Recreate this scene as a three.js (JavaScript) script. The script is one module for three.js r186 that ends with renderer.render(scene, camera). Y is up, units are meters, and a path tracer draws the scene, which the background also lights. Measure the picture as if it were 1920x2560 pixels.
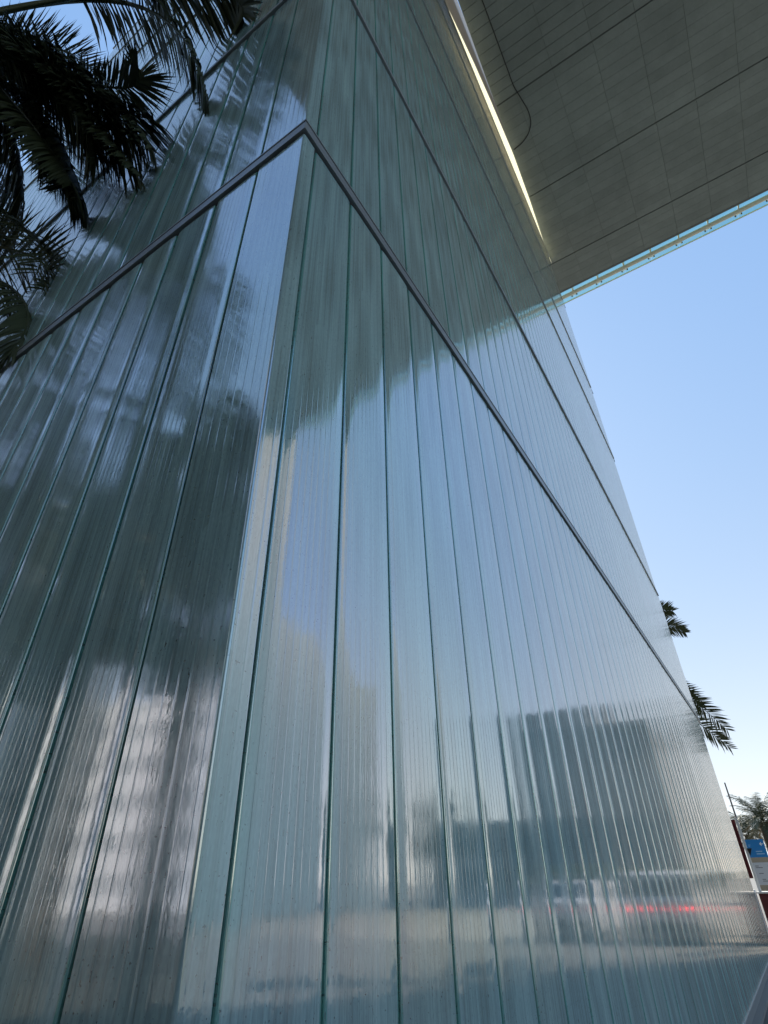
import * as THREE from 'three';
import { mergeGeometries } from 'three/addons/utils/BufferGeometryUtils.js';
import { RoundedBoxGeometry } from 'three/addons/geometries/RoundedBoxGeometry.js';

// ---------------------------------------------------------------- camera, sky, sun, exposure
const scene = new THREE.Scene();
const camera = new THREE.PerspectiveCamera(86.15, 768 / 1024, 0.05, 2000);
{
  const yaw = THREE.MathUtils.degToRad(58.174), pitch = THREE.MathUtils.degToRad(34.189), roll = THREE.MathUtils.degToRad(-1.1764);
  const f = new THREE.Vector3(Math.sin(yaw) * Math.cos(pitch), Math.sin(pitch), -Math.cos(yaw) * Math.cos(pitch));
  const r = new THREE.Vector3(Math.cos(yaw), 0, Math.sin(yaw)), u = new THREE.Vector3().crossVectors(r, f);
  const r2 = r.clone().multiplyScalar(Math.cos(roll)).addScaledVector(u, Math.sin(roll));
  const u2 = u.clone().multiplyScalar(Math.cos(roll)).addScaledVector(r, -Math.sin(roll));
  camera.position.set(-0.883, 1.378, 1.0);
  camera.quaternion.setFromRotationMatrix(new THREE.Matrix4().makeBasis(r2, u2, f.clone().negate()));
  camera.updateMatrixWorld();
}
const SUN = new THREE.Vector3(0.70, 0.55, -0.46).normalize();
{
  const W = 512, H = 256, data = new Float32Array(W * H * 4), d = new THREE.Vector3();
  const mix = (a, b, t) => a + (b - a) * t;
  for (let j = 0; j < H; j++) for (let i = 0; i < W; i++) {
    const el = ((j + 0.5) / H - 0.5) * Math.PI, ph = ((i + 0.5) / W - 0.5) * 2 * Math.PI;
    d.set(Math.cos(el) * Math.cos(ph), Math.sin(el), Math.cos(el) * Math.sin(ph));
    const c = d.dot(SUN), h = Math.max(0, Math.sin(el));
    const haze = Math.exp(-h * 5.0), mid = Math.exp(-h * 1.9);
    const away = 0.5 - 0.5 * c;                                 // the blue deepens opposite the sun
    const zen = [mix(0.235, 0.11, away), mix(0.44, 0.33, away), mix(0.80, 0.93, away)];
    const low = [0.44, 0.66, 0.94], hor = [1.24, 1.27, 1.2];
    const glow = 0.22 * Math.pow(Math.max(0, c), 6) + 0.5 * Math.pow(Math.max(0, c), 60);
    for (let k = 0; k < 3; k++) {
      let v = mix(zen[k], low[k], mid * 0.8); v = mix(v, hor[k], haze); v += glow * [1, 0.95, 0.85][k];
      if (el < 0) v *= 0.55;
      data[(j * W + i) * 4 + k] = v * 0.615;
    }
    data[(j * W + i) * 4 + 3] = 1;
  }
  const sky = new THREE.DataTexture(data, W, H, THREE.RGBAFormat, THREE.FloatType);
  sky.mapping = THREE.EquirectangularReflectionMapping; sky.magFilter = THREE.LinearFilter; sky.needsUpdate = true;
  scene.background = sky; scene.environment = sky;
}
const sun = new THREE.DirectionalLight(new THREE.Color(1, 0.93, 0.8), 5);
sun.position.copy(SUN).multiplyScalar(120); sun.target.position.set(0, 0, 0);
sun.castShadow = true; sun.shadow.mapSize.set(4096, 4096); sun.shadow.bias = -0.0005;
Object.assign(sun.shadow.camera, { left: -90, right: 90, top: 90, bottom: -90, near: 1, far: 320 });
scene.add(sun, sun.target);
const renderer = new THREE.WebGLRenderer({ antialias: true });
renderer.setSize(768, 1024);
renderer.toneMapping = THREE.LinearToneMapping;
renderer.toneMappingExposure = 1.68;
renderer.shadowMap.enabled = true;

// ---------------------------------------------------------------- helpers
let seed = 7;
const rnd = () => { seed = (seed * 1664525 + 1013904223) >>> 0; return seed / 4294967296; };
const rr = (a, b) => a + (b - a) * rnd();
const V3 = (x, y, z) => new THREE.Vector3(x, y, z);
const hash = (x, y, s) => { let n = Math.imul(x, 374761393) + Math.imul(y, 668265263) + Math.imul(s, 1274126177); n = Math.imul(n ^ (n >>> 13), 1274126177); return ((n ^ (n >>> 16)) >>> 0) / 4294967296; };
function vnoise(x, y, px, py, s) {                              // periodic value noise
  const xi = Math.floor(x), yi = Math.floor(y), fx = x - xi, fy = y - yi, m = (a, b) => ((a % b) + b) % b;
  const sx = fx * fx * (3 - 2 * fx), sy = fy * fy * (3 - 2 * fy);
  const a = hash(m(xi, px), m(yi, py), s), b = hash(m(xi + 1, px), m(yi, py), s), c = hash(m(xi, px), m(yi + 1, py), s), e = hash(m(xi + 1, px), m(yi + 1, py), s);
  return (a + (b - a) * sx) * (1 - sy) + (c + (e - c) * sx) * sy;
}
function tex(w, h, fn, srgb = false) {
  const data = new Uint8Array(w * h * 4);
  for (let j = 0; j < h; j++) for (let i = 0; i < w; i++) {
    const v = fn(i / w, j / h), o = (j * w + i) * 4;
    if (typeof v === 'number') data[o] = data[o + 1] = data[o + 2] = Math.max(0, Math.min(255, v * 255));
    else for (let k = 0; k < 3; k++) data[o + k] = Math.max(0, Math.min(255, v[k] * 255));
    data[o + 3] = 255;
  }
  const t = new THREE.DataTexture(data, w, h); t.wrapS = t.wrapT = THREE.RepeatWrapping; t.magFilter = THREE.LinearFilter;
  if (srgb) t.colorSpace = THREE.SRGBColorSpace;
  t.needsUpdate = true; return t;
}
const lin = (r, g, b) => new THREE.Color().setRGB(r, g, b);
const std = (c, o = {}) => new THREE.MeshStandardMaterial({ color: lin(...c), roughness: 0.7, side: THREE.DoubleSide, ...o });
const phys = (c, o = {}) => new THREE.MeshPhysicalMaterial({ color: lin(...c), roughness: 0.4, side: THREE.DoubleSide, ...o });
const used = new Map();
function numbered(name) { const n = used.get(name) ?? 0; used.set(name, n + 1); return n ? name + '_' + String(n).padStart(3, '0') : name; }
function mesh(name, geo, m, parent) {
  const o = new THREE.Mesh(geo, m); o.castShadow = o.receiveShadow = true;
  o.name = parent ? name : numbered(name); (parent ?? scene).add(o); return o;
}
function thing(name, label, category, pos = [0, 0, 0], group) {
  const o = new THREE.Group(); o.name = numbered(name); o.position.set(...pos); o.userData = { label, category };
  if (group) o.userData.group = group;
  scene.add(o); return o;
}
function tag(o, label, category, group) { o.userData.label = label; o.userData.category = category; if (group) o.userData.group = group; return o; }
const structure = (o) => { o.userData.kind = 'structure'; return o; };
const stuff = (o) => { o.userData.kind = 'stuff'; return o; };
function box(x0, x1, y0, y1, z0, z1) {                          // box with uv in metres
  const g = new THREE.BoxGeometry(x1 - x0, y1 - y0, z1 - z0), p = g.attributes.position, n = g.attributes.normal, uv = g.attributes.uv;
  g.translate((x0 + x1) / 2, (y0 + y1) / 2, (z0 + z1) / 2);
  for (let i = 0; i < p.count; i++) {
    if (Math.abs(n.getY(i)) > 0.5) uv.setXY(i, p.getX(i), p.getZ(i));
    else if (Math.abs(n.getX(i)) > 0.5) uv.setXY(i, p.getZ(i), p.getY(i));
    else uv.setXY(i, p.getX(i), p.getY(i));
  }
  return g;
}
function rod(a, b, r0, r1 = r0, seg = 8) {
  const d = b.clone().sub(a), g = new THREE.CylinderGeometry(r1, r0, d.length(), seg);
  g.applyQuaternion(new THREE.Quaternion().setFromUnitVectors(V3(0, 1, 0), d.clone().normalize()));
  g.translate((a.x + b.x) / 2, (a.y + b.y) / 2, (a.z + b.z) / 2); return g;
}

// ---------------------------------------------------------------- ground
const paveTex = tex(512, 512, (u, v) => {
  const n = 0.5 * vnoise(u * 8, v * 8, 8, 8, 1) + 0.3 * vnoise(u * 40, v * 40, 40, 40, 2) + 0.2 * vnoise(u * 160, v * 160, 160, 160, 3);
  const k = 0.8 + 0.22 * (n - 0.5) - (vnoise(u * 60, v * 60, 60, 60, 9) > 0.93 ? 0.12 : 0); return [k, k * 0.995, k * 0.98];
}, true);
paveTex.repeat.set(0.35, 0.35);
const M = {
  pave: std([0.23, 0.235, 0.23], { map: paveTex, roughness: 0.85 }),
  far: std([0.34, 0.335, 0.31], { map: paveTex, roughness: 0.95 }),
  asphalt: std([0.44, 0.435, 0.42], { map: paveTex, roughness: 0.9 }),
  kerb: std([0.5, 0.5, 0.48], { map: paveTex, roughness: 0.8 }),
};
{
  const g = new THREE.PlaneGeometry(1600, 1600); g.rotateX(-Math.PI / 2); g.translate(0, -0.13, 0);
  const uv = g.attributes.uv; for (let i = 0; i < uv.count; i++) uv.setXY(i, uv.getX(i) * 1600, uv.getY(i) * 1600);
  structure(mesh('ground', g, M.far));
  structure(mesh('pavement', box(-40, 16.6, -0.2, 0, -40, 36), M.pave));
  const bed = structure(mesh('planting_bed', box(-15, -0.7, -0.1, 0.02, -26, -1.3), std([0.035, 0.042, 0.035], { map: paveTex, roughness: 1 })));
  structure(mesh('pavement_verge', box(16.6, 42, -0.2, 0, -6, 0.9), M.pave));
  structure(mesh('driveway', box(16.75, 70, -0.2, -0.12, 1.05, 14), M.asphalt));
  const k = structure(mesh('kerb', mergeGeometries([box(16.6, 42, -0.2, 0.015, 0.9, 1.05)]), M.kerb));
  const k2 = structure(mesh('kerb', box(16.6, 16.75, -0.2, 0.015, 1.05, 14), M.kerb));
}

// ---------------------------------------------------------------- glass building
// one channel of glass is 333 mm wide: texture tile = one channel wide, 2.664 m tall
const glassBump = tex(512, 2048, (u, v) => {
  let h = 0.2;
  for (let k = 0; k < 9; k++) { const c = 0.11 + k * 0.0905, d = Math.abs(u - c) / 0.0085; if (d < 1) h += 0.52 * (0.5 + 0.5 * Math.cos(Math.PI * d)); }
  h += 0.10 * (vnoise(u * 74, v * 190, 74, 190, 11) - 0.5) + 0.12 * (vnoise(u * 20, v * 30, 20, 30, 12) - 0.5) + 0.045 * (vnoise(u * 150, v * 640, 150, 640, 13) - 0.5);
  return h + 0.1;
});
const glassRough = tex(256, 1024, (u, v) => 0.62 + 0.55 * (vnoise(u * 5, v * 9, 5, 9, 21) - 0.5) + 0.3 * (vnoise(u * 40, v * 60, 40, 60, 22) - 0.5) + 0.2 * (vnoise(u * 60, v * 8, 60, 8, 23) - 0.5));
const glassColor = tex(512, 2048, (u, v) => {
  let k = 0.84 + 0.14 * (vnoise(u * 70, v * 4, 70, 4, 31) - 0.5) + 0.16 * (vnoise(u * 6, v * 7, 6, 7, 32) - 0.5) + 0.06 * (vnoise(u * 120, v * 260, 120, 260, 33) - 0.5);
  if (vnoise(u * 48, v * 2.0, 48, 2, 36) > 0.80) k *= 0.9;       // run-off streaks
  const s = vnoise(u * 100, v * 330, 100, 330, 34), zone = vnoise(u * 3, v * 5, 3, 5, 35);
  if (s > 0.94 - 0.1 * Math.max(0, zone - 0.55)) k *= 0.62;     // specks of dirt
  const edge = Math.min(u, 0.965 - u);
  if (edge < 0.024) return [k * 0.66, k * 0.90, k * 0.85];       // thick green glass of the flanges
  return [k, k, k];
}, true);
M.glass = phys([0.58, 0.88, 0.86], { map: glassColor, bumpMap: glassBump, bumpScale: 0.00036, roughness: 0.14, roughnessMap: glassRough, ior: 4.6, iridescence: 1, iridescenceIOR: 1.075, iridescenceThicknessRange: [100, 540] });
M.planks = [[0.97, 0.98, 0.97, 0.125], [1.0, 1.0, 1.0, 0.14], [1.04, 1.02, 1.0, 0.16], [0.93, 0.96, 0.97, 0.135]].map(([r, g, b, rough]) => { const m = M.glass.clone(); m.color.setRGB(m.color.r * r, m.color.g * g, m.color.b * b); m.roughness = rough; return m; });
M.joint = std([0.05, 0.10, 0.092], { roughness: 0.6 });
M.bead = std([0.26, 0.25, 0.20], { roughness: 0.6 });
M.alu = std([0.32, 0.345, 0.35], { metalness: 0.25, roughness: 0.42 });
M.aluDark = std([0.03, 0.032, 0.035], { metalness: 0.3, roughness: 0.5 });
M.core = std([0.05, 0.06, 0.06], { roughness: 0.9 });
M.roof = std([0.4, 0.4, 0.38], { roughness: 0.9 });
M.cladding = phys([0.5, 0.47, 0.42], { roughness: 1, transmission: 0.13, thickness: 0, specularIntensity: 0.2 });
M.screen = phys([1.0, 0.95, 0.66], { roughness: 1, transmission: 0.96, thickness: 0, specularIntensity: 0.2 });

const PITCH = 0.333, GAP = 0.010;
// cross-section of a glass channel: along u, outward d; with its normals
function section(w, bow, tilt, leftFlange = 0.05, rightFlange = 0.05) {
  const pts = [], r = 0.006, A = 2, fall = 0.0045;              // the rolled glass falls back a little towards its flanges
  pts.push([0, -leftFlange, -1, 0]);
  for (let i = 0; i <= A; i++) { const a = Math.PI - (Math.PI / 2) * (i / A); pts.push([r + r * Math.cos(a), -r - fall + r * Math.sin(a), Math.cos(a), Math.sin(a)]); }
  for (const t of [0.03, 0.07, 0.12, 0.2, 0.32, 0.5, 0.68, 0.8, 0.88, 0.93, 0.97]) {
    const s = (t - 0.5) * 2, sl = (-fall * 6 * s ** 5 + bow * 2 * s) / (w / 2) + tilt;
    pts.push([r + (w - 2 * r) * t, -fall * s ** 6 - bow * (1 - s * s), -Math.sin(sl), Math.cos(sl)]);
  }
  for (let i = 0; i <= A; i++) { const a = Math.PI / 2 - (Math.PI / 2) * (i / A); pts.push([w - r + r * Math.cos(a), -r - fall + r * Math.sin(a), Math.cos(a), Math.sin(a)]); }
  pts.push([w, -rightFlange, 1, 0]);
  return pts;
}
function channel(pts, y0, y1, u0, v0, s0, face) {               // face 'R': u along +x, outward +z; 'L': u along -z, outward -x
  const P = [], N = [], U = [], I = [], n = pts.length; let acc = 0;
  for (let i = 0; i < n; i++) {
    const [u, d, nu, nd] = pts[i];
    for (const y of [y0, y1]) {
      if (face === 'R') { P.push(s0 + u, y, d); N.push(nu, 0, nd); } else { P.push(-d, y, -(s0 + u)); N.push(-nd, 0, -nu); }
      U.push((u + u0) / PITCH, (y + v0) / 2.664);
    }
  }
  for (let i = 0; i < n - 1; i++) { const a = i * 2; face === 'R' ? I.push(a, a + 2, a + 1, a + 1, a + 2, a + 3) : I.push(a, a + 1, a + 2, a + 1, a + 3, a + 2); }
  const g = new THREE.BufferGeometry();
  g.setAttribute('position', new THREE.Float32BufferAttribute(P, 3)); g.setAttribute('normal', new THREE.Float32BufferAttribute(N, 3));
  g.setAttribute('uv', new THREE.Float32BufferAttribute(U, 2)); g.setIndex(I); return g;
}
const LEVELS = [[0.10, 4.70, 15.95], [4.865, 8.235, 16.2], [8.345, 13.615, 16.4], [13.685, 17.325, 16.55], [17.395, 23.265, 16.8], [23.335, 27.95, 17.1]];
const ZEND = -11.32;
const building = thing('glass_building', 'tall corner building clad in upright ribbed green grey glass channels', 'building');
{
  const later = [], laterJ = [];
  let parts = 0;
  LEVELS.forEach(([y0, y1, xe], s) => {
    mesh('core_wall', box(0.06, xe, y0 - 0.11, y1 + 0.11, ZEND, -0.06), M.core, building);
    const jobs = [];
    const nR = Math.floor((xe - 0.10) / PITCH), nL = Math.floor(-ZEND / PITCH);
    for (let i = 0; i < nR; i++) jobs.push(['R', 0.10 + i * PITCH]);
    for (let i = 1; i < nL; i++) jobs.push(['L', i * PITCH]);
    for (const [face, s0] of jobs) {
      const gap = face === 'R' ? GAP : 0.022, w = PITCH - gap, bow = rr(0.0010, 0.0026), tilt = rr(-0.006, 0.006);
      const g = channel(section(w, bow, tilt), y0, y1, 0, rr(0, 2.6), s0 + gap / 2, face);
      const own = s < 3 || (s === 3 && face === 'R');
      if (own && parts < 300) { mesh('glass_panel', g, M.planks[Math.floor(rnd() * 4)], building); parts++; } else later.push(g);
      const wb = gap + 0.004, jz = -0.018;
      const j = face === 'R' ? box(s0 - wb / 2, s0 + wb / 2, y0, y1, jz - 0.03, jz) : box(-jz, -jz + 0.03, y0, y1, -s0 - wb / 2, -s0 + wb / 2);
      if (s < 2) mesh('joint_seal', j, M.joint, building); else laterJ.push(j);
    }
    // the corner channel: its flange wraps round onto the right face
    const r = 0.009;
    const P = [], N = [], U = [], I = [];
    const ring = [[0.0, -PITCH + 0.011, -1, 0]];
    for (let i = 1; i < 8; i++) ring.push([0.001 * (1 - ((i / 8 - 0.5) * 2) ** 2), -PITCH + 0.011 + (PITCH - r - 0.011) * i / 8, -1, 0]);
    for (let i = 0; i <= 4; i++) { const a = Math.PI / 2 * i / 4; ring.push([r - r * Math.cos(a), -r + r * Math.sin(a), -Math.cos(a), Math.sin(a)]); }
    ring.push([0.03, 0.0003, 0, 1], [0.06, 0.0003, 0, 1]);
    for (let i = 0; i <= 3; i++) { const a = Math.PI / 2 * i / 3; ring.push([0.086 + 0.007 * Math.sin(a), -0.007 + 0.007 * Math.cos(a), Math.sin(a), Math.cos(a)]); }
    ring.push([0.093, -0.05, 1, 0]);
    let acc = 0;
    ring.forEach(([x, z, nx, nz], i) => { if (i) acc += Math.hypot(x - ring[i - 1][0], z - ring[i - 1][1]); for (const y of [y0, y1]) { P.push(x, y, z); N.push(nx, 0, nz); U.push(0.06 + acc * 2.05, y / 2.664); } });
    for (let i = 0; i < ring.length - 1; i++) { const a = i * 2; I.push(a, a + 2, a + 1, a + 1, a + 2, a + 3); }
    const g = new THREE.BufferGeometry();
    g.setAttribute('position', new THREE.Float32BufferAttribute(P, 3)); g.setAttribute('normal', new THREE.Float32BufferAttribute(N, 3)); g.setAttribute('uv', new THREE.Float32BufferAttribute(U, 2)); g.setIndex(I);
    mesh('corner_channel', g, M.glass, building);
    // squeezed sealant beads in the nearest joints, a little uneven
    if (s < 2) for (const [face, s0, off] of [['R', 0.0985, 0.002], ['R', 0.433, 0.004], ['R', 0.766, 0.003], ['L', 0.333, 0.002]]) {
      const path = []; const n = 26;
      for (let i = 0; i <= n; i++) { const y = y0 + (y1 - y0) * i / n, w = off * 0.5 * (rnd() - 0.5); path.push(face === 'R' ? V3(s0 + off + w, y, -0.017 + w) : V3(0.017 + w, y, -s0 - off - w)); }
      mesh('sealant_bead', new THREE.TubeGeometry(new THREE.CatmullRomCurve3(path), 80, 0.0022, 5), M.bead, building);
    }
  });
  stuff(mesh('glass_panel', mergeGeometries(later), M.glass, building));
  stuff(mesh('joint_seal', mergeGeometries(laterJ), M.joint, building));
  // transoms: a profile swept round the corner with a mitre
  const sweep = (prof, xe) => {
    const P = [], I = [], n = prof.length;
    for (const [o, y] of prof) { P.push(-o, y, ZEND, -o, y, o, xe, y, o); }
    for (let i = 0; i < n; i++) { const a = i * 3, b = ((i + 1) % n) * 3; for (let k = 0; k < 2; k++) I.push(a + k, a + k + 1, b + k, a + k + 1, b + k + 1, b + k); }
    const g = new THREE.BufferGeometry(); g.setAttribute('position', new THREE.Float32BufferAttribute(P, 3)); g.setIndex(I);
    const h = g.toNonIndexed(); h.computeVertexNormals();
    h.setAttribute('uv', new THREE.Float32BufferAttribute(new Float32Array(h.attributes.position.count * 2), 2)); return h;
  };
  const e = 16.2;
  mesh('transom', sweep([[-0.04, 4.725], [0.014, 4.725], [0.014, 4.80], [0.009, 4.806], [0.009, 4.816], [0.016, 4.818], [0.016, 4.83], [0.0, 4.834], [-0.04, 4.834]], e), M.alu, building);
  mesh('transom_recess', sweep([[-0.05, 4.64], [-0.035, 4.64], [-0.035, 4.724], [-0.05, 4.724]], e - 0.3), M.alu, building);
  mesh('transom_recess', sweep([[-0.05, 4.835], [-0.035, 4.835], [-0.035, 4.90], [-0.05, 4.90]], e), M.alu, building);
  LEVELS.slice(1, 5).forEach(([, y1], i) => {
    const t = [0.075, 0.045, 0.04, 0.04][i], y = y1 + 0.02, xe = LEVELS[i + 1][2] - 0.25;
    mesh('transom', sweep([[-0.04, y], [0.02, y], [0.02, y + t], [-0.04, y + t]], xe), M.alu, building);
    mesh('transom_recess', sweep([[-0.05, y1 - 0.02], [-0.035, y1 - 0.02], [-0.035, y - 0.001], [-0.05, y - 0.001]], xe - 0.3), M.alu, building);
  });
  mesh('base_channel', sweep([[-0.05, 0.03], [0.012, 0.03], [0.012, 0.11], [-0.05, 0.11]], 15.75), M.alu, building);
  mesh('plinth', sweep([[-0.05, -0.1], [0.1, -0.1], [0.1, 0.03], [-0.05, 0.031]], 15.75), M.kerb, building);
  mesh('parapet_cap', sweep([[-0.3, 27.97], [0.015, 27.97], [0.015, 28.02], [-0.3, 28.02]], 17.4), M.alu, building);
  mesh('roof', box(0.3, 17.3, 27.7, 27.96, ZEND, -0.3), M.roof, building);
  // raked translucent screen on the roof edge, sunlit from behind, and the dull cladding over it
  const shp = new THREE.Shape([[5.4, 28.03], [17.9, 28.03], [17.9, 37.2], [12, 34.6], [9.4, 32.6], [7.4, 30.4]].map(([x, y]) => new THREE.Vector2(x, y)));
  const sg = new THREE.ShapeGeometry(shp); sg.translate(0, 0, -0.02);
  mesh('translucent_screen', sg, M.screen, building);
  const up = new THREE.Shape([[0.3, 28.03], [5.4, 28.03], [7.4, 30.4], [9.4, 32.6], [12, 34.6], [17.4, 37], [17.4, 47], [0.3, 47]].map(([x, y]) => new THREE.Vector2(x, y)));
  const ug = new THREE.ShapeGeometry(up); ug.translate(0, 0, -0.03);
  mesh('upper_wall', ug, M.cladding, building);
}

// ---------------------------------------------------------------- overhead slab with its soffit
const concTex = tex(512, 512, (u, v) => {
  const n = 0.5 * vnoise(u * 6, v * 6, 6, 6, 41) + 0.3 * vnoise(u * 24, v * 24, 24, 24, 42) + 0.2 * vnoise(u * 120, v * 120, 120, 120, 43); return 0.84 + 0.14 * (n - 0.5);
}, true);
concTex.repeat.set(0.12, 0.12);
M.soffit = [0.34, 0.375, 0.355, 0.37].map((k) => std([k * 0.92, k, k * 0.92], { map: concTex, roughness: 0.9 }));
M.slab = std([0.16, 0.16, 0.15], { roughness: 0.95 });
M.cream = std([0.74, 0.70, 0.55], { roughness: 0.4 });
M.steel = std([0.55, 0.55, 0.5], { metalness: 0.8, roughness: 0.35 });
M.pane = phys([0.74, 0.93, 0.90], { transmission: 1, thickness: 0, roughness: 0.05, ior: 1.5 });
const slab = thing('overhanging_storey', 'huge dark concrete overhang with board marked soffit above the glass wall', 'overhang');
const SY = 28.38;
{
  const zl = (x) => 0.41 - 0.033 * (x - 6) - Math.max(0, x - 15.8) * 0.05;
  const prism = (x0, x1, za, zb, z1) => {                       // panel whose near edge runs from za (at x0) to zb (at x1)
    const g = box(x0, x1, SY, SY + 0.05, 0, 1), p = g.attributes.position, uv = g.attributes.uv;
    for (let i = 0; i < p.count; i++) { const near = p.getZ(i) < 0.5; p.setZ(i, near ? (p.getX(i) < (x0 + x1) / 2 ? za : zb) : z1); uv.setXY(i, p.getX(i), p.getZ(i)); }
    return g;
  };
  const xs = []; for (let x = 9.9; x > -16; x -= 0.39) xs.unshift(x);
  for (let i = 1; i <= 11; i++) xs.push(9.9 + i * 0.391);
  for (let i = 1; i <= 10; i++) xs.push(14.2 + i * 0.395);
  for (let i = 1; i <= 5; i++) xs.push(18.15 + i * 0.39);
  const zs = [null, 1.16, 2.70, 4.29, 5.88, 7.46, 9.04, 10.62, 12.2, 13.78, 15.36, 16.94, 18.52, 20.15];
  const rest = [[], [], [], []]; let n = 0;
  for (let i = 0; i < xs.length - 1; i++) {
    const major = (x) => [9.9, 14.201, 18.15].some((m) => Math.abs(m - x) < 0.02);
    const g0 = major(xs[i]) ? 0.028 : xs[i] < 9.9 ? 0.007 : 0.003, g1 = major(xs[i + 1]) ? 0.028 : xs[i + 1] < 9.9 ? 0.007 : 0.003;
    const a = xs[i] + g0, b = xs[i + 1] - g1;
    const west = xs[i + 1] < -0.5;
    const rows = west ? [-6.6, -5.06, -3.5, -1.95, -0.4, ...zs.slice(1)] : zs;
    for (let j = 0; j < rows.length - 1; j++) {
      const za = rows[j] === null ? zl(a) : rows[j] + 0.005, zb = rows[j] === null ? zl(b) : rows[j] + 0.005, z1 = rows[j + 1] - 0.005;
      const m = Math.floor(rnd() * 4), g = prism(a, b, za, zb, z1);
      if (a > 5.2 && rows[j + 1] < 10.7 && n < 300) { mesh('soffit_panel', g, M.soffit[m], slab); n++; } else rest[m].push(g);
    }
  }
  rest.forEach((r, i) => stuff(mesh('soffit_panel', mergeGeometries(r), M.soffit[i], slab)));
  const sh = new THREE.Shape([[-16.4, 6.6], [-0.55, 6.6], [-0.55, -zl(-0.5)], [15.8, -zl(15.8)], [20.12, -zl(20.12)], [20.12, -20.2], [-16.4, -20.2]].map(([x, y]) => new THREE.Vector2(x, y)));
  const g = new THREE.ExtrudeGeometry(sh, { depth: 12, bevelEnabled: false }); g.rotateX(-Math.PI / 2); g.translate(0, SY + 0.052, 0);
  mesh('slab_body', g, M.slab, slab);
  // glass edge canopy on the sunny side, held by a tube and four-armed fittings
  const tube = rod(V3(20.47, SY + 0.02, -1.2), V3(20.47, SY + 0.02, 20), 0.11, 0.11, 16);
  mesh('canopy_tube', tube, M.cream, slab);
  for (let k = 0; k < 15; k++) {
    const z = -0.93 + k * 1.36;
    const pane = mesh('canopy_pane', box(20.14, 20.98, SY + 0.16, SY + 0.176, z + 0.01, z + 1.35), M.pane, slab);
    const gs = [rod(V3(20.12, SY + 0.07, z), V3(20.55, SY - 0.02, z), 0.03), rod(V3(20.12, SY + 0.3, z + 0.12), V3(20.5, SY + 0.02, z), 0.02)];
    for (const [dx, dz] of [[0.13, 0.13], [0.13, -0.13], [-0.13, 0.13], [-0.13, -0.13]]) {
      gs.push(rod(V3(20.62, SY + 0.02, z), V3(20.62 + dx, SY + 0.13, z + dz), 0.018));
    }
    const br = mesh('bracket', mergeGeometries(gs), M.cream, slab);
    for (const [dx, dz] of [[0.13, 0.13], [0.13, -0.13], [-0.13, 0.13], [-0.13, -0.13]]) mesh('bolt', rod(V3(20.62 + dx, SY + 0.10, z + dz), V3(20.62 + dx, SY + 0.155, z + dz), 0.04), M.aluDark, br);
  }
  mesh('canopy_edge', box(20.985, 21.02, SY + 0.13, SY + 0.20, -1.2, 20), M.cream, slab);
  const side = mesh('edge_trim', box(20.0, 20.11, SY - 0.012, SY + 0.0, -0.2, 20), M.slab, slab);
}
{
  const c = new THREE.CatmullRomCurve3([V3(3, 0, 1.17), V3(6.5, 0, 1.165), V3(8.9, 0, 1.165), V3(9.6, 0, 1.17), V3(10.2, 0, 1.27), V3(10.75, 0, 1.36), V3(11.25, 0, 1.30), V3(11.6, 0, 1.05), V3(11.78, 0, 0.7), V3(11.85, 0, 0.30)].map((p) => p.setY(SY - 0.03)), false, 'centripetal');
  tag(mesh('cable', new THREE.TubeGeometry(c, 120, 0.022, 6), M.aluDark), 'thin black cable looping along the dark concrete soffit', 'cable');
}

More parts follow.
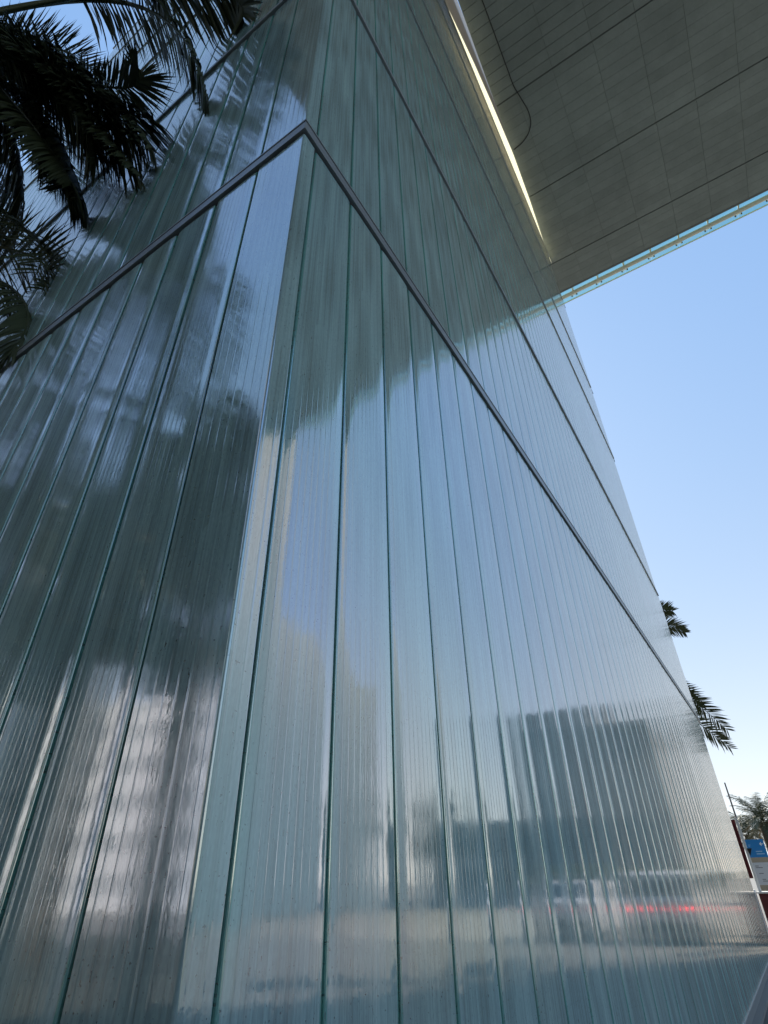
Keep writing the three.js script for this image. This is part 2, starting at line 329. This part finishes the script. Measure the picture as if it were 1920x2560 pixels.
// ---------------------------------------------------------------- palms and trees
M.frond = std([0.058, 0.074, 0.03], { roughness: 0.55 });
M.frondDry = std([0.20, 0.15, 0.07], { roughness: 0.8 });
M.rachis = std([0.10, 0.10, 0.045], { roughness: 0.6 });
const barkTex = tex(256, 512, (u, v) => { const r = Math.abs(((v * 24 + (Math.floor(u * 8) % 2) * 0.5) % 1) - 0.5); return 0.5 + 0.6 * r + 0.3 * (vnoise(u * 40, v * 80, 40, 80, 51) - 0.5); }, true);
M.bark = std([0.20, 0.15, 0.10], { map: barkTex, bumpMap: barkTex, bumpScale: 0.03, roughness: 0.95 });
M.trunk = std([0.13, 0.10, 0.075], { roughness: 0.95 });
function frondGeo(p1, p2, o = {}) {                             // a feather frond from the origin by p1 to its tip p2
  const { pairs = 80, leaf = 0.5, width = 0.026, hang = 0.5, start = 0.16, turn = 0 } = o;
  const curve = new THREE.QuadraticBezierCurve3(V3(0, 0, 0), p1, p2);
  const P = [], I = [], UP = V3(0, 1, 0);
  const push = (v) => { P.push(v.x, v.y, v.z); return P.length / 3 - 1; };
  const steps = 14, len = curve.getLength(); let prev = null;
  for (let i = 0; i <= steps; i++) {
    const t = i / steps, c = curve.getPoint(t), T = curve.getTangent(t), S = V3().crossVectors(T, UP).normalize(), N = V3().crossVectors(S, T);
    const w = len * 0.007 * (1 - 0.9 * t) + 0.003;
    const ring = [[1, 0], [0, 1], [-1, 0], [0, -0.8]].map(([a, b]) => push(c.clone().addScaledVector(S, a * w).addScaledVector(N, b * w)));
    if (prev) for (let k = 0; k < 4; k++) I.push(prev[k], ring[k], prev[(k + 1) % 4], prev[(k + 1) % 4], ring[k], ring[(k + 1) % 4]);
    prev = ring;
  }
  for (let i = 0; i < pairs; i++) for (const sd of [-1, 1]) {
    const t = start + (1 - start) * (i + rnd() * 0.8) / pairs, c = curve.getPoint(t), T = curve.getTangent(t), S = V3().crossVectors(T, UP).normalize(), N = V3().crossVectors(S, T);
    if (turn) { const S0 = S.clone(); S.multiplyScalar(Math.cos(turn)).addScaledVector(N, Math.sin(turn)); N.multiplyScalar(Math.cos(turn)).addScaledVector(S0, -Math.sin(turn)); }
    const q = (t - start) / (1 - start), L = leaf * (0.5 + 0.75 * Math.sin(Math.PI * Math.min(1, 0.12 + q * 0.78))) * rr(0.8, 1.1) * (q > 0.9 ? 0.75 : 1);
    const fwd = 0.45 + 0.7 * q + rr(-0.15, 0.15), lift = rr(-0.1, 0.55) * (1 - hang);
    const d = S.clone().multiplyScalar(sd).addScaledVector(T, fwd).addScaledVector(N, lift).addScaledVector(UP, -hang * rr(0.5, 1.5)).normalize();
    const d2 = d.clone().addScaledVector(UP, -hang * 0.7 - 0.12).normalize();
    const W = V3().crossVectors(d, N).normalize().lerp(V3().crossVectors(d, S).normalize(), rr(-0.6, 0.6)).normalize().multiplyScalar(width * rr(0.7, 1.15) * 0.5);
    const m1 = c.clone().addScaledVector(d, L * 0.35), m2 = m1.clone().addScaledVector(d, L * 0.15).addScaledVector(d2, L * 0.2), tip = m2.clone().addScaledVector(d2, L * 0.38);
    const a = push(c.clone().addScaledVector(W, 0.5)), b = push(c.clone().addScaledVector(W, -0.5)), e = push(m1.clone().add(W)), f = push(m1.clone().sub(W)), g = push(m2.clone().addScaledVector(W, 0.8)), h = push(m2.clone().addScaledVector(W, -0.8)), k = push(tip);
    I.push(a, b, e, e, b, f, e, f, g, g, f, h, g, h, k);
  }
  const geo = new THREE.BufferGeometry(); geo.setAttribute('position', new THREE.Float32BufferAttribute(P, 3)); geo.setIndex(I); geo.computeVertexNormals(); return geo;
}
function trunkGeo(h, r0, r1, lean = V3(0, 0, 0)) {
  const g = new THREE.CylinderGeometry(r1, r0, h, 18, 60, false); g.translate(0, h / 2, 0);
  const p = g.attributes.position, uv = g.attributes.uv;
  for (let i = 0; i < p.count; i++) {
    const y = p.getY(i), k = y / h, a = Math.atan2(p.getZ(i), p.getX(i)), q = 1 + 0.07 * Math.sin(y * 26 + (Math.round(a * 3) % 2) * 3.1) + (k < 0.05 ? 0.25 * (0.05 - k) / 0.05 : 0) + (k > 0.93 ? 0.35 * (k - 0.93) / 0.07 : 0);
    p.setX(i, p.getX(i) * q + lean.x * k * k); p.setZ(i, p.getZ(i) * q + lean.z * k * k); uv.setXY(i, uv.getX(i) * 3, y);
  }
  g.computeVertexNormals(); return g;
}
// general palm: fronds in tiers; extra = aimed fronds given by world tips
const FR = {};
function tierFronds(R) {
  const key = R.toFixed(2); if (FR[key]) return FR[key];
  const out = [];
  for (const [el, drop] of [[1.2, 0.1], [0.85, -0.1], [0.55, -0.35], [0.2, -0.55], [-0.15, -0.75]]) for (let v = 0; v < 2; v++) {
    const p1 = V3(R * 0.55 * Math.cos(el), R * 0.62 * Math.sin(el) + 0.05, rr(-0.15, 0.15) * R), p2 = V3(R * (0.62 + 0.38 * Math.cos(el)) * 0.95, R * (0.62 * Math.sin(el) * 1.2 + drop * 0.75), rr(-0.25, 0.25) * R);
    out.push(frondGeo(p1, p2, { pairs: 62, leaf: R * 0.16, width: R * 0.0105, hang: 0.25 + v * 0.2 }));
  }
  return (FR[key] = out);
}
function palm(label, pos, h, R, o = {}) {
  const { spread = R, tips = [], count = 40, group, mat = M.frond, avoid, trunkR = 0.2 } = o;
  const t = thing('palm_tree', label, 'palm tree', pos, group);
  mesh('trunk', trunkGeo(h, trunkR * 1.25, trunkR), M.bark, t);
  const top = V3(0, h, 0), tiers = tierFronds(spread);
  for (let i = 0; i < count; i++) {
    const k = Math.floor(i / count * tiers.length), az = i * 2.39996 + rr(-0.2, 0.2), sc = rr(0.85, 1.08);
    if (avoid && avoid(az, k)) continue;
    const f = mesh('frond', tiers[k], k > 8 && rnd() < 0.5 ? M.frondDry : mat, t); f.position.copy(top).add(V3(0, rr(-0.15, 0.2), 0)); f.rotation.y = az; f.scale.setScalar(sc);
  }
  for (const [tip, mid, opt] of tips) {
    const d = V3(tip[0] - pos[0], tip[1] - pos[1] - h, tip[2] - pos[2]);
    const p1 = V3(mid[0] - pos[0], mid[1] - pos[1] - h, mid[2] - pos[2]).multiplyScalar(2).addScaledVector(d, -0.5);   // the frond passes through mid
    const f = mesh('frond', frondGeo(p1, d, { pairs: 84, leaf: R * 0.155, width: R * 0.0095, hang: 0.55, ...opt }), mat, t); f.position.copy(top);
  }
  return t;
}
// two date palms close to the left face; the fronds reach over to the glass
const droop = { hang: 0.75, leaf: 0.56, width: 0.03, pairs: 118 };
const thicket = [];
for (const [tip, mid] of [[[-0.09, 6.6, -1.75], [-0.74, 8.3, -2.72]], [[-0.3, 6.7, -2.3], [-0.95, 8.5, -2.95]], [[-0.14, 6.8, -2.74], [-0.7, 8.07, -3.2]]])
  for (let k = 0; k < 2; k++) thicket.push([[Math.min(-0.05, tip[0] + rr(-0.25, 0.05)), tip[1] + rr(-0.2, 0.5), tip[2] + rr(-0.35, 0.1)], [mid[0] + rr(-0.2, 0.1), mid[1] + rr(-0.4, 0.05), mid[2] + rr(-0.3, 0.1)], { ...droop, hang: rr(0.4, 0.9), turn: rr(-0.5, 0.5), start: 0.3 }]);
palm('tall date palm whose black drooping fronds hang over the left glass face, the higher one', [-1.75, 0, -4.0], 9.15, 4.0, {
  group: 'palms beside the left glass face', count: 22, trunkR: 0.2, spread: 2.6, avoid: (az) => Math.sin(az) < 0.25,
  tips: [...thicket, [[-0.04, 6.8, -1.17], [-0.78, 9.3, -2.2], { ...droop, start: 0.34, leaf: 0.62, width: 0.036 }], [[-0.05, 9.0, -1.14], [-0.62, 9.55, -1.8], { ...droop, hang: 0.5, start: 0.4, leaf: 0.6, width: 0.034 }],
    [[-0.39, 8.11, -2.04], [-0.6, 8.2, -2.6], { hang: 0.3, leaf: 0.34, width: 0.024, start: 0.3 }], [[-0.09, 6.55, -1.71], [-0.74, 8.3, -2.72], droop],
    [[-0.08, 6.25, -1.8], [-0.7, 8.05, -2.9], droop], [[-0.14, 6.76, -2.74], [-0.64, 8.07, -3.3], droop], [[-0.57, 8.76, -2.78], [-1.1, 9.32, -3.3], { hang: 0.12, leaf: 0.32, width: 0.016, turn: 0.5 }],
    [[-0.4, 6.85, -3.33], [-1.0, 8.3, -3.6], droop], [[-0.3, 6.7, -2.3], [-0.95, 8.6, -2.95], droop], [[-0.25, 7.0, -2.05], [-0.85, 8.45, -2.8], droop], [[-0.5, 7.1, -3.0], [-1.05, 8.7, -3.4], { ...droop, hang: 0.5 }],
    [[-0.25, 6.9, -3.9], [-0.8, 8.3, -3.9], droop], [[-0.4, 7.3, -5.4], [-0.9, 8.7, -4.7], droop]],
});
palm('shorter date palm with a dark frond arching at the left edge of the picture', [-1.5, 0, -5.7], 6.9, 3.4, {
  group: 'palms beside the left glass face', count: 26, trunkR: 0.2, spread: 2.6, avoid: (az) => Math.sin(az) < 0.0,
  tips: [[[-0.03, 5.67, -2.97], [-0.35, 6.6, -3.7], { ...droop, hang: 0.2, turn: 0.7, leaf: 0.5, pairs: 70, width: 0.022 }], [[-0.12, 5.82, -2.98], [-0.5, 6.9, -3.75], { ...droop, hang: 0.3, turn: -0.4, pairs: 70, width: 0.022 }], [[-0.06, 4.65, -2.85], [-0.28, 6.0, -3.5], { hang: 0.9, leaf: 0.45, width: 0.03 }],
    [[-0.3, 5.5, -5.4], [-0.8, 6.8, -5.5], droop], [[-0.25, 6.2, -7.4], [-0.8, 7.2, -6.5], droop]],
});
palm('palm behind the far end of the glass wall, only its frond tips showing', [20.2, 0, -2.6], 7.3, 3.0, {
  count: 26, trunkR: 0.2, avoid: (az) => Math.sin(az) < -0.2,
  tips: [[[20, 9.25, 0.06], [20.1, 9.15, -1.2], { hang: 0.0, turn: 1.2, leaf: 0.42, width: 0.045 }], [[20, 8.4, 0.22], [20.1, 8.75, -1.0], { hang: 0.05, turn: 1.1, leaf: 0.42, width: 0.045 }],
    [[20, 5.15, 0.45], [20.1, 6.9, -1.0], { hang: 0.0, turn: 1.2, leaf: 0.5, width: 0.045 }], [[20, 4.65, 0.36], [20.1, 6.2, -1.0], { hang: 0.0, turn: 1.0, leaf: 0.46, width: 0.045 }], [[20.3, 6.0, -0.1], [20.2, 7.3, -1.2], { hang: 0.05, turn: 1.0, leaf: 0.44, width: 0.045 }]],
});
palm('sunlit date palm standing behind the blue sign', [56, -0.13, -0.3], 5.0, 2.5, { count: 44, trunkR: 0.3, group: 'palms beyond the driveway' });
palm('dim date palm partly hidden by the white post', [64, -0.13, -1.9], 4.6, 2.2, { count: 40, trunkR: 0.3, group: 'palms beyond the driveway' });

M.leaf = [[0.05, 0.075, 0.025], [0.04, 0.06, 0.02], [0.07, 0.09, 0.03]].map((c) => std(c, { roughness: 0.6 }));
function leafCloud(rx, ry, rz, n, size) {
  const P = [], I = [], clumps = [];
  for (let i = 0; i < 24; i++) { const d = V3(rr(-1, 1), rr(-0.8, 1), rr(-1, 1)); if (d.length() > 1) d.normalize(); d.multiplyScalar(rr(0.45, 0.85)); clumps.push([V3(d.x * rx, d.y * ry, d.z * rz), rr(0.15, 0.27)]); }
  for (let i = 0; i < n; i++) {
    const [c, r] = clumps[Math.floor(rnd() * clumps.length)], d = V3(rr(-1, 1), rr(-1, 1), rr(-1, 1)).normalize().multiplyScalar(Math.cbrt(rnd()) * r);
    const p = c.clone().add(V3(d.x * rx, d.y * ry, d.z * rz)), a = V3(rr(-1, 1), rr(-1, 1), rr(-1, 1)).normalize(), b = V3(rr(-1, 1), rr(-1, 1), rr(-1, 1)).cross(a).normalize();
    const k = P.length / 3, s = size * rr(0.6, 1.2);
    for (const [u, v] of [[-1, 0], [0, 0.42], [1, 0], [0, -0.42]]) { const q = p.clone().addScaledVector(a, u * s).addScaledVector(b, v * s); P.push(q.x, q.y, q.z); }
    I.push(k, k + 1, k + 2, k, k + 2, k + 3);
  }
  const g = new THREE.BufferGeometry(); g.setAttribute('position', new THREE.Float32BufferAttribute(P, 3)); g.setIndex(I); g.computeVertexNormals(); return g;
}
function tree(label, pos, h, rx, ry, m, group) {
  const t = thing('broadleaf_tree', label, 'tree', pos, group), cy = h - ry;
  const limbs = [rod(V3(0, 0, 0), V3(0.1, cy * 0.75, 0), 0.24, 0.15, 10)];
  for (let i = 0; i < 6; i++) { const a = i * 1.05 + rr(-0.2, 0.2); limbs.push(rod(V3(0.1, cy * 0.7, 0), V3(Math.cos(a) * rx * 0.6, cy + rr(-0.2, 0.5) * ry, Math.sin(a) * rx * 0.6), 0.1, 0.03, 6)); }
  mesh('trunk', mergeGeometries(limbs), M.trunk, t);
  const c = mesh('crown', leafCloud(rx, ry, rx, 12000, 0.13), M.leaf[m], t); c.position.y = cy;
}
const TG = 'trees mirrored in the left glass face';
tree('leafy tree mirrored nearest the corner in the left glass', [-5.4, 0, -7.0], 11.4, 3.1, 3.2, 0, TG);
tree('leafy tree mirrored further along the left glass face', [-6.2, 0, -12], 11.4, 3.2, 3.6, 1, TG);
tree('tall leafy tree mirrored at the left edge of the glass face', [-6.6, 0, -19.7], 13, 3.2, 4, 2, TG);
tree('leafy tree mirrored low beside the glass corner', [-12.5, 0, -11.3], 11.6, 3.2, 3.2, 1, TG);
tree('wide leafy tree mirrored behind the palm trunks', [-8.4, 0, -14.2], 14, 3.9, 4.3, 0, TG);
tree('broad leafy tree mirrored above the white apartment building', [-12.6, 0, -15.4], 15, 4.2, 4.4, 1, TG);
tree('leafy tree mirrored beside the second palm trunk', [-4.6, 0, -15.4], 13, 3.4, 4.2, 0, TG);
tree('spreading leafy tree mirrored in front of the pinkish building', [-15.5, 0, -8.5], 12.5, 3.8, 3.8, 1, TG);
tree('bushy tree in front of the pale low house', [46, -0.13, 24], 9.0, 3.4, 3.4, 2, 'trees beyond the driveway');
tree('bushy tree beside the grey glazed block', [44, -0.13, 31], 10.0, 3.6, 3.8, 0, 'trees beyond the driveway');

// ---------------------------------------------------------------- things by the driveway at the right
M.white = std([0.8, 0.8, 0.78], { roughness: 0.5 });
M.red = std([0.11, 0.018, 0.022], { roughness: 0.45 });
M.black = std([0.02, 0.02, 0.022], { roughness: 0.4 });
M.tan = std([0.36, 0.33, 0.26], { roughness: 0.7 });
M.greyMetal = std([0.22, 0.2, 0.2], { metalness: 0.5, roughness: 0.4 });
function lettered(w, h, draw) {
  const c = document.createElement('canvas'); c.width = w; c.height = h; const x = c.getContext('2d'); draw(x, w, h);
  const t = new THREE.CanvasTexture(c); t.colorSpace = THREE.SRGBColorSpace; t.magFilter = THREE.LinearFilter; return t;
}
{
  const s = thing('totem_sign', 'slim totem sign with a blue arrow header and a white text panel', 'sign', [22, 0, 0.06]);
  mesh('pillar', box(0.0, 0.10, 0, 2.30, -0.24, 0.24), M.tan, s);
  const face = (name, y0, y1, m) => { const g = new THREE.PlaneGeometry(0.5, y1 - y0); g.rotateY(-Math.PI / 2); g.translate(-0.016, (y0 + y1) / 2, 0); const b = mesh(name, box(-0.012, 0, y0, y1, -0.25, 0.25), M.white, s); mesh('print', g, m, b); };
  const blue = lettered(256, 232, (x, w, h) => {
    x.fillStyle = '#1d7fc4'; x.fillRect(0, 0, w, h); x.strokeStyle = x.fillStyle = '#eaf6fb'; x.lineWidth = 11; x.lineCap = 'round';
    x.beginPath(); x.moveTo(238, 62); x.lineTo(196, 62); x.moveTo(214, 44); x.lineTo(196, 62); x.lineTo(214, 80); x.stroke();
    x.globalAlpha = 0.75; for (const [y, n] of [[150, 86], [182, 110]]) { for (let i = 0; i < n; i += 11) x.fillRect(110 + i, y, 8, 12); }
    x.globalAlpha = 0.5; x.fillRect(30, 66, 34, 8); x.fillRect(30, 84, 24, 8);
  });
  const text = lettered(256, 292, (x, w, h) => {
    x.fillStyle = '#c3cdd6'; x.fillRect(0, 0, w, h); x.fillStyle = '#2b3240';
    for (const [px, y, n] of [[34, 40, 40], [34, 62, 96], [56, 138, 52], [74, 214, 48], [74, 236, 110]]) for (let i = 0; i < n; i += 12) x.fillRect(px + i, y, 8, 11);
    x.beginPath(); x.moveTo(210, 34); x.lineTo(226, 48); x.lineTo(222, 62); x.lineTo(204, 56); x.fill();
  });
  face('header_panel', 1.86, 2.33, std([1, 1, 1], { map: blue, roughness: 0.4 }));
  face('text_panel', 1.16, 1.73, std([1, 1, 1], { map: text, roughness: 0.4 }));
}
{
  const s = thing('mast', 'white square post topped by a thin grey rod beside the glass wall', 'post', [18.5, 0, -0.03]);
  mesh('post', box(-0.03, 0.03, 0, 2.70, -0.033, 0.03), M.white, s);
  mesh('rod', rod(V3(0, 2.70, 0.01), V3(0, 3.56, 0.01), 0.022, 0.018), M.greyMetal, s);
  const t = new THREE.ExtrudeGeometry(new THREE.Shape([[0, 0], [0.085, 0.17], [-0.03, 0.17]].map(([a, b]) => new THREE.Vector2(a, b))), { depth: 0.02, bevelEnabled: false }); t.rotateY(-Math.PI / 2); t.translate(-0.04, 1.82, 0.05);
  mesh('pennant', t, M.black, s);
  const b = thing('banner_panel', 'tall dark maroon panel standing between the glass wall and the white post', 'panel', [18.62, 0, -0.3]);
  mesh('board', box(-0.02, 0.02, 1.34, 2.67, -0.45, 0.215), M.red, b);
  for (const z of [-0.4, 0.1]) mesh('leg', box(-0.02, 0.02, 0, 1.34, z - 0.02, z + 0.02), M.greyMetal, b);
  const w = thing('planter_wall', 'low dark red box with a white cap at the end of the glass wall', 'planter', [18.4, 0, 0]);
  mesh('side', box(-0.1, 0.9, 0, 1.02, -0.075, 0.5), M.red, w);
  mesh('cap', box(-0.14, 0.94, 1.023, 1.055, -0.11, 0.54), M.white, w);
  const p = thing('railing', 'thin white rail running down beside the dark red box', 'railing', [17.6, 0, -0.11]);
  mesh('rail', rod(V3(0, 1.05, 0), V3(0.9, 1.09, -0.04), 0.018), M.white, p);
  mesh('post', rod(V3(0.0, 0, 0), V3(0, 1.06, 0), 0.02), M.white, p);
  mesh('post', rod(V3(0.9, 0, -0.04), V3(0.9, 1.09, -0.04), 0.02), M.white, p);
}

// ---------------------------------------------------------------- what the glass mirrors: cars, hedge, buildings
M.tyre = std([0.02, 0.02, 0.02], { roughness: 0.8 });
M.carGlass = phys([0.02, 0.025, 0.03], { roughness: 0.05, ior: 1.6 });
M.tail = std([0.5, 0.01, 0.01], { emissive: lin(1, 0.05, 0.06), emissiveIntensity: 5, roughness: 0.3 });
M.tailOff = std([0.35, 0.01, 0.012], { roughness: 0.3 });
function car(label, x, z, color, suv) {                        // its rear faces -x
  const lamp = suv ? M.tail : M.tailOff, c = thing('parked_car', label, 'car', [x, -0.12, z], 'cars on the driveway'), L = suv ? 4.3 : 4.5, H = suv ? 1.62 : 1.42, W = 1.78;
  const prof = suv ? [[0, 0.45], [0.03, 0.95], [0.12, 1.02], [0.42, 1.52], [0.75, 1.6], [2.4, 1.6], [3.1, 1.05], [4.15, 0.9], [4.3, 0.6], [4.25, 0.3], [0.1, 0.3]] : [[0, 0.45], [0.03, 0.88], [0.5, 0.97], [1.15, 1.36], [1.5, 1.42], [2.5, 1.38], [3.3, 0.95], [4.35, 0.8], [4.5, 0.55], [4.45, 0.28], [0.1, 0.28]];
  const g = new THREE.ExtrudeGeometry(new THREE.Shape(prof.map(([a, b]) => new THREE.Vector2(a, b))), { depth: W - 0.16, bevelEnabled: true, bevelSize: 0.08, bevelThickness: 0.08, bevelSegments: 3 }); g.translate(0, 0, -(W - 0.16) / 2);
  mesh('body', g, phys(color, { roughness: 0.3, clearcoat: 0.8, clearcoatRoughness: 0.08 }), c);
  const k = suv ? [0.14, 1.06, 0.43, 1.50] : [0.55, 1.0, 1.12, 1.33], a = Math.atan2(k[3] - k[1], k[2] - k[0]), rw = new RoundedBoxGeometry(Math.hypot(k[2] - k[0], k[3] - k[1]), 0.02, W * 0.78, 2, 0.008); rw.rotateZ(a); rw.translate((k[0] + k[2]) / 2 - Math.sin(a) * 0.085, (k[1] + k[3]) / 2 + Math.cos(a) * 0.085, 0);
  mesh('rear_window', rw, M.carGlass, c);
  for (const s of [-1, 1]) {
    mesh('side_window', box(suv ? 0.7 : 1.2, 2.6, H - 0.48, H - 0.16, s * (W / 2 + 0.003) - 0.006, s * (W / 2 + 0.003) + 0.006), M.carGlass, c);
    mesh('tail_light', new RoundedBoxGeometry(0.05, 0.08, 0.14, 2, 0.02).translate(-0.08, suv ? 0.82 : 0.78, s * 0.62), lamp, c);
    for (const wx of [0.85, L - 0.9]) { const wh = mesh('wheel', new THREE.CylinderGeometry(0.32, 0.32, 0.2, 24).rotateX(Math.PI / 2).translate(wx, 0.32, s * (W / 2 - 0.08)), M.tyre, c); mesh('rim', new THREE.CylinderGeometry(0.2, 0.2, 0.02, 16).rotateX(Math.PI / 2).translate(wx, 0.32, s * (W / 2 + 0.035)), M.steel, wh); }
  }
  mesh('bumper', new RoundedBoxGeometry(0.12, 0.22, W * 0.96, 3, 0.05).translate(-0.05, 0.42, 0), M.black, c);
  mesh('number_plate', box(-0.125, -0.112, 0.6, 0.71, -0.26, 0.26), M.white, c);
  return c;
}
car('silver hatchback seen from behind, its red tail lights lit', 18.6, 2.5, [0.62, 0.63, 0.64], true);
car('white saloon car parked behind the silver hatchback', 19.2, 5.4, [0.8, 0.8, 0.8], false);
{
  const h = thing('hedge', 'clipped green hedge along the far side of the driveway', 'hedge', [44, -0.13, 9]);
  mesh('foliage', leafCloud(1.3, 1.5, 9, 14000, 0.09).translate(0, 1.2, 0), std([0.14, 0.16, 0.045], { roughness: 0.6 }), h);
  mesh('stem', rod(V3(0, 0, 0), V3(0, 1.4, 0), 0.05), M.trunk, h);
}
M.win = phys([0.06, 0.08, 0.1], { roughness: 0.08, ior: 1.5 });
function block(label, pos, turn, w, h, d, color, cols, rows, o = {}) {   // front faces local +z
  const b = thing(o.name ?? 'apartment_building', label, 'building', pos, o.group); b.rotation.y = turn;
  const m = std(color, { map: concTex, roughness: 0.85 });
  mesh('wall', box(-w / 2, w / 2, 0, h, -d, 0), m, b);
  mesh('roof', box(-w / 2 - 0.3, w / 2 + 0.3, h, h + 0.5, -d - 0.3, 0.3), std(color.map((k) => k * 0.8), { roughness: 0.9 }), b);
  const cw = w / cols, rh = (h - 1) / rows, ww = cw * (o.open ?? 0.55), wh = rh * (o.open ?? 0.55);
  const gw = box(-ww / 2, ww / 2, 0, wh, -0.05, 0.04), gf = box(-ww / 2 - 0.08, ww / 2 + 0.08, -0.1, 0, 0, 0.16);
  for (let i = 0; i < cols; i++) for (let j = 0; j < rows; j++) {
    const wn = mesh('window', gw, M.win, b); wn.position.set(-w / 2 + (i + 0.5) * cw, 0.6 + j * rh + rh * 0.2, 0);
    mesh('sill', gf, m, wn);
  }
  return b;
}
const LG = 'sunlit buildings mirrored in the left glass face', RG = 'buildings mirrored in the right glass face';
block('white apartment building mirrored low in the left glass', [-35, -0.13, -50], 1.5, 25, 17, 12, [0.72, 0.79, 0.86], 8, 5, { group: LG, open: 0.42 });
block('pinkish apartment building mirrored beside the glass corner', [-44, -0.13, -27], 1.45, 16, 12, 12, [0.72, 0.55, 0.44], 6, 4, { group: LG });
block('pale blue grey apartment building mirrored at the far left', [-21, -0.13, -74], 1.4, 22, 25, 12, [0.66, 0.68, 0.7], 6, 6, { group: LG });
block('dark grey office building mirrored in the right glass face', [60, -0.13, 16.5], -Math.PI / 2, 9, 16, 14, [0.16, 0.17, 0.18], 4, 5, { group: RG });
block('lower grey office building mirrored beside the dark one', [58, -0.13, 9.5], -Math.PI / 2, 5, 13.5, 14, [0.17, 0.18, 0.185], 2, 4, { group: RG });
block('low pale house mirrored beyond the bushy trees', [62, -0.13, 27], -2.2, 12, 6.5, 8, [0.78, 0.76, 0.7], 4, 2, { group: RG });
{
  const b = thing('supporting_block', 'tall blue grey glazed block that carries the far side of the overhang', 'building', [0, 0, 20.25]);
  const m = std([0.10, 0.155, 0.18], { roughness: 0.6 });
  for (let i = 0; i < 4; i++) mesh('facade_panel', box(12 + i * 2, 13.97 + i * 2, 0, 33, 0, 0.3), m, b);
  mesh('core_wall', box(12.1, 19.9, 0, 33, 0.31, 16), M.core, b);
  const w = thing('west_wing', 'dark clad wing that carries the outer end of the overhang beyond the palms', 'building', [-16.5, 0, 0]);
  const wm = std([0.16, 0.17, 0.17], { roughness: 0.7 });
  for (let i = 0; i < 13; i++) mesh('facade_panel', box(-0.3, 0, 0, SY - 0.05, -6.5 + i * 2.05, -4.48 + i * 2.05), wm, w);
  mesh('core_wall', box(-14, -0.31, 0, SY - 0.05, -6.5, 20.1), M.core, w);
  const c = thing('grey_glazed_block', 'lower blue grey block standing behind the end of the overhang', 'building', [0, 0, 25]);
  for (let i = 0; i < 9; i++) mesh('facade_panel', box(20 + i * 2, 21.97 + i * 2, 0, 19 - i * 0.5, 0, 0.3), m, c);
  mesh('core_wall', box(20, 38, 0, 14, 0.31, 12), M.core, c);
}
renderer.render(scene, camera);
